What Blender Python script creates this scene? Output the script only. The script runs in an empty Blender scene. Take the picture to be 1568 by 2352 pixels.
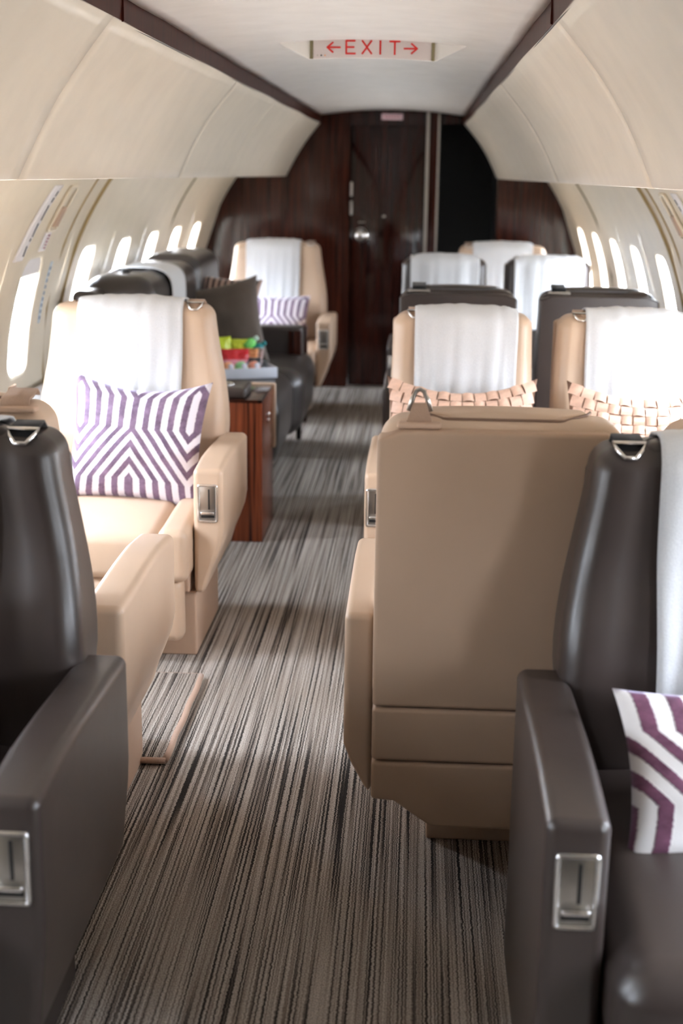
import bpy, bmesh, math, random
from mathutils import Vector, Matrix, noise
from mathutils.bvhtree import BVHTree
random.seed(7)
PI = math.pi
scn = bpy.context.scene
C = scn.collection

# ------------------------------------------------------------------ camera
cam_d = bpy.data.cameras.new('camera'); cam = bpy.data.objects.new('camera', cam_d); C.objects.link(cam)
yaw, pitch, roll = 0.055085, 0.253833, 0.013
F = Vector((-math.sin(yaw)*math.cos(pitch), math.cos(yaw)*math.cos(pitch), -math.sin(pitch)))
R0 = Vector((math.cos(yaw), math.sin(yaw), 0)); U0 = R0.cross(F)
R1 = math.cos(roll)*R0 + math.sin(roll)*U0; U1 = -math.sin(roll)*R0 + math.cos(roll)*U0
M = Matrix((R1, U1, -F)).transposed().to_4x4(); M.translation = Vector((0.19, 0, 1.40))
cam.matrix_world = M
cam_d.sensor_fit = 'VERTICAL'; cam_d.sensor_height = 36.0; cam_d.lens = 3000/2352*36
cam_d.clip_start = 0.05; cam_d.clip_end = 100
cam_d.dof.use_dof = True; cam_d.dof.focus_distance = 2.95; cam_d.dof.aperture_fstop = 3.0
scn.camera = cam

# ------------------------------------------------------------------ world and exposure
w = bpy.data.worlds.new('overcast_sky'); scn.world = w; w.use_nodes = True
bg = w.node_tree.nodes['Background']; bg.inputs[0].default_value = (0.90, 0.955, 1.0, 1); bg.inputs[1].default_value = 9.0
wt = w.node_tree; wtc = wt.nodes.new('ShaderNodeTexCoord'); wsp = wt.nodes.new('ShaderNodeSeparateXYZ'); wrp = wt.nodes.new('ShaderNodeValToRGB'); wmp = wt.nodes.new('ShaderNodeMapRange')
wt.links.new(wtc.outputs['Generated'], wsp.inputs[0]); wt.links.new(wsp.outputs[2], wmp.inputs[0]); wmp.inputs[1].default_value = -1; wmp.inputs[2].default_value = 1
wrp.color_ramp.elements[0].position = 0.485; wrp.color_ramp.elements[0].color = (0.42, 0.43, 0.445, 1)      # pale apron below the horizon
wrp.color_ramp.elements[1].position = 0.515; wrp.color_ramp.elements[1].color = (0.71, 0.77, 0.86, 1)
_e = wrp.color_ramp.elements.new(0.85); _e.color = (1.34, 1.50, 1.72, 1)                                     # overcast sky brightens towards the zenith
wt.links.new(wmp.outputs[0], wrp.inputs[0]); wt.links.new(wrp.outputs[0], bg.inputs[0])
scn.view_settings.view_transform = 'Standard'; scn.view_settings.look = 'None'
scn.view_settings.gamma = 1.0; scn.view_settings.use_curve_mapping = False
scn.view_settings.exposure = 2.2

WR, WZ = 1.249, 0.627           # fuselage radius and centre height
Y0, Y1 = -1.9, 8.75             # cabin ends
WIN_Z = (0.68, 1.095)
WIN_L = [4.63, 5.42, 6.11, 6.78, 7.45, 8.13, 3.89, 3.2, 2.5, 1.8, 1.1]  # those nearest the camera are unseen, added to brighten the near seats
WIN_R = [5.42, 6.09, 6.76, 7.46, 8.16, 4.62, 3.89, 3.2, 2.5, 1.8, 1.1]  # likewise, the nearest windows are unseen and added for their light
WIN_HW = 0.115

# daylight portals (they only guide the sampling of the sky through each opening)
for side, lst in ((-1, WIN_L), (1, WIN_R)):
    for k, y in enumerate(lst):
        ld = bpy.data.lights.new('sky_portal', 'AREA'); ld.shape = 'RECTANGLE'; ld.size = 0.34; ld.size_y = 0.46
        ld.cycles.is_portal = True
        lo = bpy.data.objects.new('sky_portal', ld); C.objects.link(lo)
        zc = 0.89; x = side*(math.sqrt(WR**2-(zc-WZ)**2)+0.10)
        d = Vector((-side, 0, -0.2)).normalized()
        lo.matrix_world = Matrix.Translation((x, y, zc+0.02)) @ d.to_track_quat('-Z', 'Y').to_matrix().to_4x4() @ Matrix.Rotation(PI/2*0, 4, 'Z')

# ------------------------------------------------------------------ materials
def mat(name):
    m = bpy.data.materials.new(name); m.use_nodes = True
    nt = m.node_tree; b = nt.nodes['Principled BSDF']
    return m, nt, b
def N(nt, t, **kw):
    n = nt.nodes.new(t)
    for k, v in kw.items():
        if k.startswith('i_'):
            n.inputs[k[2:]].default_value = v
        elif k[0] == 'n' and k[1:].isdigit():
            n.inputs[int(k[1:])].default_value = v
        else: setattr(n, k, v)
    return n
def L(nt, a, b): nt.links.new(a, b)
def ramp(nt, stops, interp='LINEAR'):
    r = nt.nodes.new('ShaderNodeValToRGB'); cr = r.color_ramp; cr.interpolation = interp
    while len(cr.elements) > 1: cr.elements.remove(cr.elements[-1])
    cr.elements[0].position = stops[0][0]; cr.elements[0].color = (*stops[0][1], 1)
    for p, c in stops[1:]:
        e = cr.elements.new(p); e.color = (*c, 1)
    return r
def math_(nt, op, a, b=None, c=None):
    n = nt.nodes.new('ShaderNodeMath'); n.operation = op
    for i, v in enumerate((a, b, c)):
        if v is None: continue
        if isinstance(v, (int, float)): n.inputs[i].default_value = v
        else: nt.links.new(v, n.inputs[i])
    return n.outputs[0]
def mapping(nt, scale, coord='Object'):
    tc = N(nt, 'ShaderNodeTexCoord'); mp = N(nt, 'ShaderNodeMapping'); mp.inputs['Scale'].default_value = scale
    L(nt, tc.outputs[coord], mp.inputs[0]); return mp.outputs[0]

def leather(name, col, rough=0.42, var=0.12, coat=0.0, bump=0.15):
    m, nt, b = mat(name)
    v = mapping(nt, (1, 1, 1))
    n1 = N(nt, 'ShaderNodeTexNoise', i_Scale=3.5, i_Detail=3.0); L(nt, v, n1.inputs['Vector'])
    r = ramp(nt, [(0.3, tuple(c*(1-var) for c in col)), (0.7, tuple(min(1, c*(1+var*0.6)) for c in col))])
    L(nt, n1.outputs[0], r.inputs[0]); L(nt, r.outputs[0], b.inputs['Base Color'])
    b.inputs['Roughness'].default_value = rough; b.inputs['Coat Weight'].default_value = coat; b.inputs['Coat Roughness'].default_value = 0.3
    vo = N(nt, 'ShaderNodeTexVoronoi', i_Scale=420.0); L(nt, v, vo.inputs['Vector'])
    n2 = N(nt, 'ShaderNodeTexNoise', i_Scale=24.0, i_Detail=4.0); L(nt, v, n2.inputs['Vector'])
    s = math_(nt, 'ADD', math_(nt, 'MULTIPLY', vo.outputs[0], 0.25), n2.outputs[0])
    bp = N(nt, 'ShaderNodeBump', i_Strength=bump, i_Distance=0.004); L(nt, s, bp.inputs['Height']); L(nt, bp.outputs[0], b.inputs['Normal'])
    return m
def plain(name, col, rough=0.5, metal=0.0, coat=0.0, emit=None):
    m, nt, b = mat(name)
    v = mapping(nt, (1, 1, 1)); n1 = N(nt, 'ShaderNodeTexNoise', i_Scale=9.0, i_Detail=3.0); L(nt, v, n1.inputs['Vector'])
    r = ramp(nt, [(0.3, tuple(c*0.95 for c in col)), (0.7, tuple(min(1, c*1.03) for c in col))])
    L(nt, n1.outputs[0], r.inputs[0]); L(nt, r.outputs[0], b.inputs['Base Color'])
    b.inputs['Roughness'].default_value = rough; b.inputs['Metallic'].default_value = metal; b.inputs['Coat Weight'].default_value = coat
    return m
def wood(name, dark, mid, light, rough=0.12, scale=38, coat=0.6, wav=0.02, spec=0.5):
    m, nt, b = mat(name)
    v = mapping(nt, (scale, scale, 0.9))
    n1 = N(nt, 'ShaderNodeTexNoise', i_Scale=1.0, i_Detail=3.0, i_Roughness=0.65, i_Distortion=0.15); L(nt, v, n1.inputs['Vector'])
    r = ramp(nt, [(0.36, dark), (0.46, mid), (0.56, light), (0.62, mid), (0.70, dark)])
    L(nt, n1.outputs[0], r.inputs[0]); L(nt, r.outputs[0], b.inputs['Base Color'])
    b.inputs['Roughness'].default_value = rough; b.inputs['Coat Weight'].default_value = coat; b.inputs['Coat Roughness'].default_value = 0.05
    b.inputs['Specular IOR Level'].default_value = spec
    v2 = mapping(nt, (1, 1, 1)); n2 = N(nt, 'ShaderNodeTexNoise', i_Scale=2.2, i_Detail=1.0); L(nt, v2, n2.inputs['Vector'])
    bp = N(nt, 'ShaderNodeBump', i_Strength=wav, i_Distance=0.3); L(nt, n2.outputs[0], bp.inputs['Height'])
    L(nt, bp.outputs[0], b.inputs['Normal']); L(nt, bp.outputs[0], b.inputs['Coat Normal'])
    return m
def carpet(name):
    m, nt, b = mat(name)
    tc = N(nt, 'ShaderNodeTexCoord'); sp = N(nt, 'ShaderNodeSeparateXYZ'); L(nt, tc.outputs['Object'], sp.inputs[0])
    X, Y = sp.outputs[0], sp.outputs[1]
    # wobble of the rows of loops
    cv = N(nt, 'ShaderNodeCombineXYZ'); L(nt, math_(nt, 'MULTIPLY', X, 60), cv.inputs[0]); L(nt, math_(nt, 'MULTIPLY', Y, 160), cv.inputs[1])
    nw = N(nt, 'ShaderNodeTexNoise', i_Scale=1.0, i_Detail=1.0); L(nt, cv.outputs[0], nw.inputs['Vector'])
    xw = math_(nt, 'ADD', X, math_(nt, 'MULTIPLY', math_(nt, 'SUBTRACT', nw.outputs[0], 0.5), 0.0062))
    c2 = N(nt, 'ShaderNodeCombineXYZ'); L(nt, math_(nt, 'MULTIPLY', xw, 215), c2.inputs[0]); L(nt, math_(nt, 'MULTIPLY', Y, 0.9), c2.inputs[1])
    n1 = N(nt, 'ShaderNodeTexNoise', i_Scale=1.0, i_Detail=1.6, i_Roughness=0.6); L(nt, c2.outputs[0], n1.inputs['Vector'])
    r = ramp(nt, [(0.0, (0.035, 0.030, 0.028)), (0.40, (0.05, 0.044, 0.041)), (0.46, (0.34, 0.285, 0.245)), (0.53, (0.54, 0.475, 0.42)), (0.62, (0.68, 0.615, 0.56)), (0.9, (0.75, 0.69, 0.64))])
    L(nt, n1.outputs[0], r.inputs[0])
    # loop grain
    c3 = N(nt, 'ShaderNodeCombineXYZ'); L(nt, math_(nt, 'MULTIPLY', X, 420), c3.inputs[0]); L(nt, math_(nt, 'MULTIPLY', Y, 300), c3.inputs[1])
    n3 = N(nt, 'ShaderNodeTexNoise', i_Scale=1.0, i_Detail=2.0); L(nt, c3.outputs[0], n3.inputs['Vector'])
    gr = ramp(nt, [(0.35, (0.36, 0.36, 0.36)), (0.62, (1.0, 1.0, 1.0))]); L(nt, n3.outputs[0], gr.inputs[0])
    mx = N(nt, 'ShaderNodeMix', data_type='RGBA', blend_type='MULTIPLY'); mx.inputs[0].default_value = 0.85
    L(nt, r.outputs[0], mx.inputs[6]); L(nt, gr.outputs[0], mx.inputs[7]); L(nt, mx.outputs[2], b.inputs['Base Color'])
    b.inputs['Roughness'].default_value = 0.95; b.inputs['Specular IOR Level'].default_value = 0.15
    h = math_(nt, 'ADD', n1.outputs[0], math_(nt, 'MULTIPLY', n3.outputs[0], 0.7))
    bp = N(nt, 'ShaderNodeBump', i_Strength=0.9, i_Distance=0.006); L(nt, h, bp.inputs['Height']); L(nt, bp.outputs[0], b.inputs['Normal'])
    return m
def chevron(name, dark, light, period=0.9, stripe=0.078, ny=1.0, y0=0.0, x0=0.0, flip=1):
    # cut-velvet maze of nested chevrons, over the cushion's own UV (0..1)
    m, nt, b = mat(name)
    uv = N(nt, 'ShaderNodeUVMap'); sp = N(nt, 'ShaderNodeSeparateXYZ'); L(nt, uv.outputs[0], sp.inputs[0])
    X = math_(nt, 'SUBTRACT', sp.outputs[0], 0.5+x0); Y = math_(nt, 'MULTIPLY', math_(nt, 'ADD', sp.outputs[1], y0), flip)
    xt = math_(nt, 'PINGPONG', X, period/2)
    tri = math_(nt, 'PINGPONG', math_(nt, 'MULTIPLY', Y, ny), 0.62)          # 0..0.62..0
    g = math_(nt, 'MULTIPLY', math_(nt, 'MINIMUM', math_(nt, 'MAXIMUM', math_(nt, 'SUBTRACT', 0.50, tri), 0.0), 0.34), 0.86)
    ph = math_(nt, 'FRACT', math_(nt, 'ADD', math_(nt, 'DIVIDE', math_(nt, 'SUBTRACT', xt, g), stripe), 10.28))
    nz = N(nt, 'ShaderNodeTexNoise', i_Scale=60.0, i_Detail=2.0); L(nt, uv.outputs[0], nz.inputs['Vector'])
    ph2 = math_(nt, 'ADD', ph, math_(nt, 'MULTIPLY', math_(nt, 'SUBTRACT', nz.outputs[0], 0.5), 0.10))
    band = ramp(nt, [(0.0, (0, 0, 0)), (0.02, (0, 0, 0)), (0.07, (1, 1, 1)), (0.50, (1, 1, 1)), (0.55, (0, 0, 0))]); L(nt, ph2, band.inputs[0])
    n2 = N(nt, 'ShaderNodeTexNoise', i_Scale=7.0, i_Detail=4.0, i_Roughness=0.7); L(nt, uv.outputs[0], n2.inputs['Vector'])
    dk = ramp(nt, [(0.35, dark), (0.65, tuple(min(1, c*2.0+0.02) for c in dark))]); L(nt, n2.outputs[0], dk.inputs[0])
    mx = N(nt, 'ShaderNodeMix', data_type='RGBA'); L(nt, band.outputs[0], mx.inputs[0]); mx.inputs[6].default_value = (*light, 1); L(nt, dk.outputs[0], mx.inputs[7])
    L(nt, mx.outputs[2], b.inputs['Base Color']); b.inputs['Roughness'].default_value = 0.8
    b.inputs['Sheen Weight'].default_value = 0.5; b.inputs['Sheen Roughness'].default_value = 0.35; b.inputs['Sheen Tint'].default_value = (0.8, 0.75, 1, 1)
    bp = N(nt, 'ShaderNodeBump', i_Strength=0.7, i_Distance=0.003); L(nt, band.outputs[0], bp.inputs['Height']); L(nt, bp.outputs[0], b.inputs['Normal'])
    return m
def fabric(name, col, weave=600, rough=0.9, stripes=None):
    m, nt, b = mat(name)
    v = mapping(nt, (weave, weave, weave*0.6)); n1 = N(nt, 'ShaderNodeTexNoise', i_Scale=1.0, i_Detail=1.0); L(nt, v, n1.inputs['Vector'])
    r = ramp(nt, [(0.3, tuple(c*0.9 for c in col)), (0.7, col)]); L(nt, n1.outputs[0], r.inputs[0]); out = r.outputs[0]
    if stripes:
        uv = N(nt, 'ShaderNodeUVMap'); sp = N(nt, 'ShaderNodeSeparateXYZ'); L(nt, uv.outputs[0], sp.inputs[0])
        fr = math_(nt, 'FRACT', math_(nt, 'MULTIPLY', sp.outputs[0], stripes[1])); st = math_(nt, 'GREATER_THAN', fr, 0.5)
        mx = N(nt, 'ShaderNodeMix', data_type='RGBA'); L(nt, st, mx.inputs[0]); L(nt, out, mx.inputs[6]); mx.inputs[7].default_value = (*stripes[0], 1); out = mx.outputs[2]
    L(nt, out, b.inputs['Base Color']); b.inputs['Roughness'].default_value = rough; b.inputs['Specular IOR Level'].default_value = 0.2
    b.inputs['Sheen Weight'].default_value = 0.2
    bp = N(nt, 'ShaderNodeBump', i_Strength=0.3, i_Distance=0.002); L(nt, n1.outputs[0], bp.inputs['Height']); L(nt, bp.outputs[0], b.inputs['Normal'])
    return m

TAN = leather('tan_leather', (0.56, 0.405, 0.29), 0.42, 0.06, coat=0.10, bump=0.06)
TAN_BACK_SHADED = leather('tan_back_panel', (0.42, 0.285, 0.195), 0.55, 0.05, bump=0.05)  # tan leather with the shade of the seat rears put into its colour
DARK = leather('dark_leather', (0.043, 0.031, 0.027), 0.36, 0.12, coat=0.20, bump=0.10)
DARK2 = leather('charcoal_leather', (0.036, 0.028, 0.025), 0.38, 0.12, coat=0.25, bump=0.14)
PLINTH_T = plain('tan_plinth', (0.52, 0.36, 0.26), 0.6)
PLINTH_D = plain('dark_plinth', (0.05, 0.037, 0.032), 0.6)
SEAM_T = plain('tan_seam', (0.20, 0.12, 0.08), 0.7); SEAM_D = plain('dark_seam', (0.10, 0.10, 0.105), 0.4)
CHROME = plain('brushed_chrome', (0.80, 0.80, 0.80), 0.16, 1.0)
PEWTER = plain('satin_metal', (0.45, 0.43, 0.40), 0.3, 1.0)
BLACK = plain('black_plastic', (0.012, 0.012, 0.012), 0.4)
STRAP_T = fabric('tan_webbing', (0.42, 0.28, 0.20)); STRAP_D = fabric('black_webbing', (0.012, 0.012, 0.014))
TOWEL = fabric('white_towelling', (0.66, 0.67, 0.69), 500, 0.95)
WALL = plain('cream_wall', (0.74, 0.66, 0.53), 0.42)
VAL = plain('cream_valance', (0.79, 0.72, 0.61), 0.33)
CEIL = plain('white_ceiling', (0.82, 0.81, 0.79), 0.45)
GOLD = plain('golden_brown_gasket', (0.36, 0.26, 0.12), 0.5)
OLIVE = plain('olive_gasket', (0.20, 0.17, 0.09), 0.6)
WOOD_B = wood('bulkhead_rosewood', (0.010, 0.003, 0.002), (0.024, 0.006, 0.004), (0.050, 0.012, 0.006), 0.14, 55, 0.05, 0.05, 0.25)
WOOD_D = wood('door_rosewood', (0.006, 0.002, 0.002), (0.015, 0.004, 0.003), (0.032, 0.008, 0.005), 0.10, 40, 0.10, 0.03, 0.35)
WOOD_C = wood('macassar_cabinet', (0.016, 0.006, 0.005), (0.15, 0.036, 0.016), (0.26, 0.065, 0.025), 0.22, 46, 0.05, 0.01, 0.3)
WOOD_T = wood('trim_rosewood', (0.022, 0.004, 0.003), (0.032, 0.006, 0.004), (0.045, 0.009, 0.005), 0.30, 20, 0.0, 0.0, 0.03)
CARPET = carpet('striped_loop_carpet')
BIND = fabric('tan_binding', (0.50, 0.34, 0.26), 300)
PURPLE = chevron('purple_cut_velvet', (0.105, 0.065, 0.110), (0.72, 0.67, 0.73), period=0.86, stripe=0.095, ny=0.78, y0=0.04)
PURPLE2 = chevron('plum_cut_velvet', (0.095, 0.030, 0.060), (0.78, 0.75, 0.74), period=0.86, stripe=0.13, ny=0.78, y0=-0.95, x0=-0.12, flip=-1)
GREYC = fabric('grey_brown_cotton', (0.135, 0.110, 0.095), 250)
STRIPEC = fabric('striped_cotton', (0.07, 0.05, 0.045), 250, stripes=((0.42, 0.29, 0.24), 13))
WOVEN = leather('blush_leather', (0.70, 0.47, 0.36), 0.5, 0.10)
WOVEN_UNDER = plain('blush_leather_gap', (0.22, 0.12, 0.08), 0.8)
LABEL = plain('white_placard', (0.80, 0.78, 0.80), 0.35); PINKL = plain('pink_placard', (0.75, 0.52, 0.56), 0.4)
INK = plain('black_ink', (0.02, 0.02, 0.03), 0.6); INKB = plain('blue_ink', (0.15, 0.25, 0.40), 0.6); INKR = plain('maroon_ink', (0.35, 0.08, 0.12), 0.6)
RED = plain('red_lettering', (0.62, 0.02, 0.015), 0.4)
SIGN = plain('sign_face', (0.62, 0.56, 0.55), 0.4)
VOID = plain('unlit_black_panel', (0.003, 0.003, 0.003), 0.8)  # near-black colour stands in for unlit space
GLASS, nt, b = mat('window_acrylic'); nt.nodes.remove(b)
tr = N(nt, 'ShaderNodeBsdfTransparent'); gl = N(nt, 'ShaderNodeBsdfGlossy'); gl.inputs['Roughness'].default_value = 0.03
mxs = N(nt, 'ShaderNodeMixShader'); mxs.inputs[0].default_value = 0.06
L(nt, tr.outputs[0], mxs.inputs[1]); L(nt, gl.outputs[0], mxs.inputs[2]); L(nt, mxs.outputs[0], nt.nodes['Material Output'].inputs[0])

# ------------------------------------------------------------------ mesh helpers
def mesh_obj(name, me, m, parent=None, smooth=True):
    if m is not None and not me.materials: me.materials.append(m)
    o = bpy.data.objects.new(name, me); C.objects.link(o)
    if parent: o.parent = parent
    return o
def from_bm(name, bm, m, parent=None, smooth=True):
    me = bpy.data.meshes.new(name); bmesh.ops.recalc_face_normals(bm, faces=bm.faces); bm.to_mesh(me); bm.free()
    for p in me.polygons: p.use_smooth = smooth
    return mesh_obj(name, me, m, parent)
def from_pd(name, vs, fs, m, parent=None, smooth=True, fix=True, uvs=None):
    me = bpy.data.meshes.new(name); me.from_pydata([tuple(v) for v in vs], [], fs)
    if uvs:
        ul = me.uv_layers.new(name='UVMap')
        for lp in me.loops: ul.data[lp.index].uv = uvs[lp.vertex_index]
    if fix:
        bm = bmesh.new(); bm.from_mesh(me); bmesh.ops.recalc_face_normals(bm, faces=bm.faces); bm.to_mesh(me); bm.free()
    for p in me.polygons: p.use_smooth = smooth
    return mesh_obj(name, me, m, parent)
def tag(o, label, cat, group=None, kind=None):
    if label: o['label'] = label
    if cat: o['category'] = cat
    if group: o['group'] = group
    if kind: o['kind'] = kind
    return o
def empty(name, loc=(0, 0, 0), rz=0.0):
    o = bpy.data.objects.new(name, None); C.objects.link(o); o.location = loc; o.rotation_euler = (0, 0, rz); o.empty_display_size = 0.1
    return o
def rbox_data(cx, cy, cz, hx, hy, hz, r, k=3, n=(1, 1, 1), fn=None):
    h = (hx, hy, hz); r = min(r, hx*0.999, hy*0.999, hz*0.999)
    def axis(i):
        inn = h[i]-r; ang = [math.tan(PI/4*j/k) for j in range(k+1)]
        a = [-(inn+r*t) for t in reversed(ang)]
        a += [-inn+2*inn*j/n[i] for j in range(1, n[i])]
        a += [inn+r*t for t in ang]
        return a
    ax = [axis(0), axis(1), axis(2)]
    verts = []; faces = []; idx = {}
    def vid(q):
        key = tuple(round(c, 6) for c in q)
        if key in idx: return idx[key]
        inner = [max(-(h[i]-r), min(h[i]-r, q[i])) for i in range(3)]
        d = Vector([q[i]-inner[i] for i in range(3)])
        if d.length > 1e-9: d = d.normalized()*r
        p = [inner[i]+d[i] for i in range(3)]
        p = (p[0]+cx, p[1]+cy, p[2]+cz)
        if fn: p = fn(*p)
        idx[key] = len(verts); verts.append(p); return idx[key]
    for a in range(3):
        b_, c_ = (a+1) % 3, (a+2) % 3
        for s in (-1, 1):
            for i in range(len(ax[b_])-1):
                for j in range(len(ax[c_])-1):
                    qs = []
                    for (ii, jj) in ((i, j), (i+1, j), (i+1, j+1), (i, j+1)):
                        q = [0, 0, 0]; q[a] = s*h[a]; q[b_] = ax[b_][ii]; q[c_] = ax[c_][jj]; qs.append(vid(q))
                    if s < 0: qs.reverse()
                    if len(set(qs)) > 2: faces.append(list(dict.fromkeys(qs)))
    return verts, faces
MC = {}
def rbox(name, c, h, r, m, parent=None, k=3, n=(1, 1, 1), fn=None, key=None, smooth=True):
    if key and key in MC: return mesh_obj(name, MC[key], None, parent)
    vs, fs = rbox_data(*c, *h, r, k, n, fn)
    o = from_pd(name, vs, fs, m, parent, smooth, fix=False)
    if key: MC[key] = o.data
    return o
def tube(name, pts, r, m, parent=None, closed=False, sides=6, key=None):
    if key and key in MC: return mesh_obj(name, MC[key], None, parent)
    pts = [Vector(p) for p in pts]; vs = []; fs = []; n = len(pts)
    for i, p in enumerate(pts):
        a = pts[(i-1) % n] if (closed or i > 0) else p; b = pts[(i+1) % n] if (closed or i < n-1) else p
        t = (b-a).normalized(); up = Vector((0, 0, 1)) if abs(t.z) < 0.9 else Vector((0, 1, 0))
        u = t.cross(up).normalized(); v = t.cross(u)
        for s in range(sides):
            an = 2*PI*s/sides; vs.append(p+r*(math.cos(an)*u+math.sin(an)*v))
    for i in range(n if closed else n-1):
        for s in range(sides):
            a = i*sides+s; b = i*sides+(s+1) % sides; c2 = ((i+1) % n)*sides+(s+1) % sides; d = ((i+1) % n)*sides+s
            fs.append((a, b, c2, d))
    if not closed: fs += [tuple(range(sides)), tuple(range((n-1)*sides, n*sides))]
    o = from_pd(name, vs, fs, m, parent)
    if key: MC[key] = o.data
    return o
def prism(name, poly, axis, a, b, m, parent=None, bev=0.0, smooth=False):
    # poly: 2D outline on the two other axes; extruded along axis from a to b
    bm = bmesh.new()
    def P(u, v, t): return {0: (t, u, v), 1: (u, t, v), 2: (u, v, t)}[axis]
    A = [bm.verts.new(P(u, v, a)) for u, v in poly]; B = [bm.verts.new(P(u, v, b)) for u, v in poly]
    bm.faces.new(A); bm.faces.new(B)
    for i in range(len(poly)): bm.faces.new((A[i], A[(i+1) % len(poly)], B[(i+1) % len(poly)], B[i]))
    bmesh.ops.recalc_face_normals(bm, faces=bm.faces)
    if bev: bmesh.ops.bevel(bm, geom=list(bm.edges), offset=bev, segments=2, affect='EDGES', profile=0.5)
    return from_bm(name, bm, m, parent, smooth)
def rrect(hw, hh, r, n=6):
    if n == 8: return rrect_dense(hw, hh, r)
    pts = []
    for cx, cy, a0 in ((hw-r, hh-r, 0), (-(hw-r), hh-r, 90), (-(hw-r), -(hh-r), 180), (hw-r, -(hh-r), 270)):
        for j in range(n+1):
            a = math.radians(a0+90*j/n); pts.append((cx+r*math.cos(a), cy+r*math.sin(a)))
    return pts
def rrect_dense(hw, hh, r, n=6, m=4):
    c = rrect(hw, hh, r, n); out = []
    for q in range(4):
        a = c[q*(n+1):(q+1)*(n+1)]; b = c[((q+1)*(n+1)) % len(c)]; out += a
        out += [(a[-1][0]+(b[0]-a[-1][0])*j/m, a[-1][1]+(b[1]-a[-1][1])*j/m) for j in range(1, m)]
    return out
def sm(a, b, x):
    t = max(0.0, min(1.0, (x-a)/(b-a))); return t*t*(3-2*t)

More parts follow.
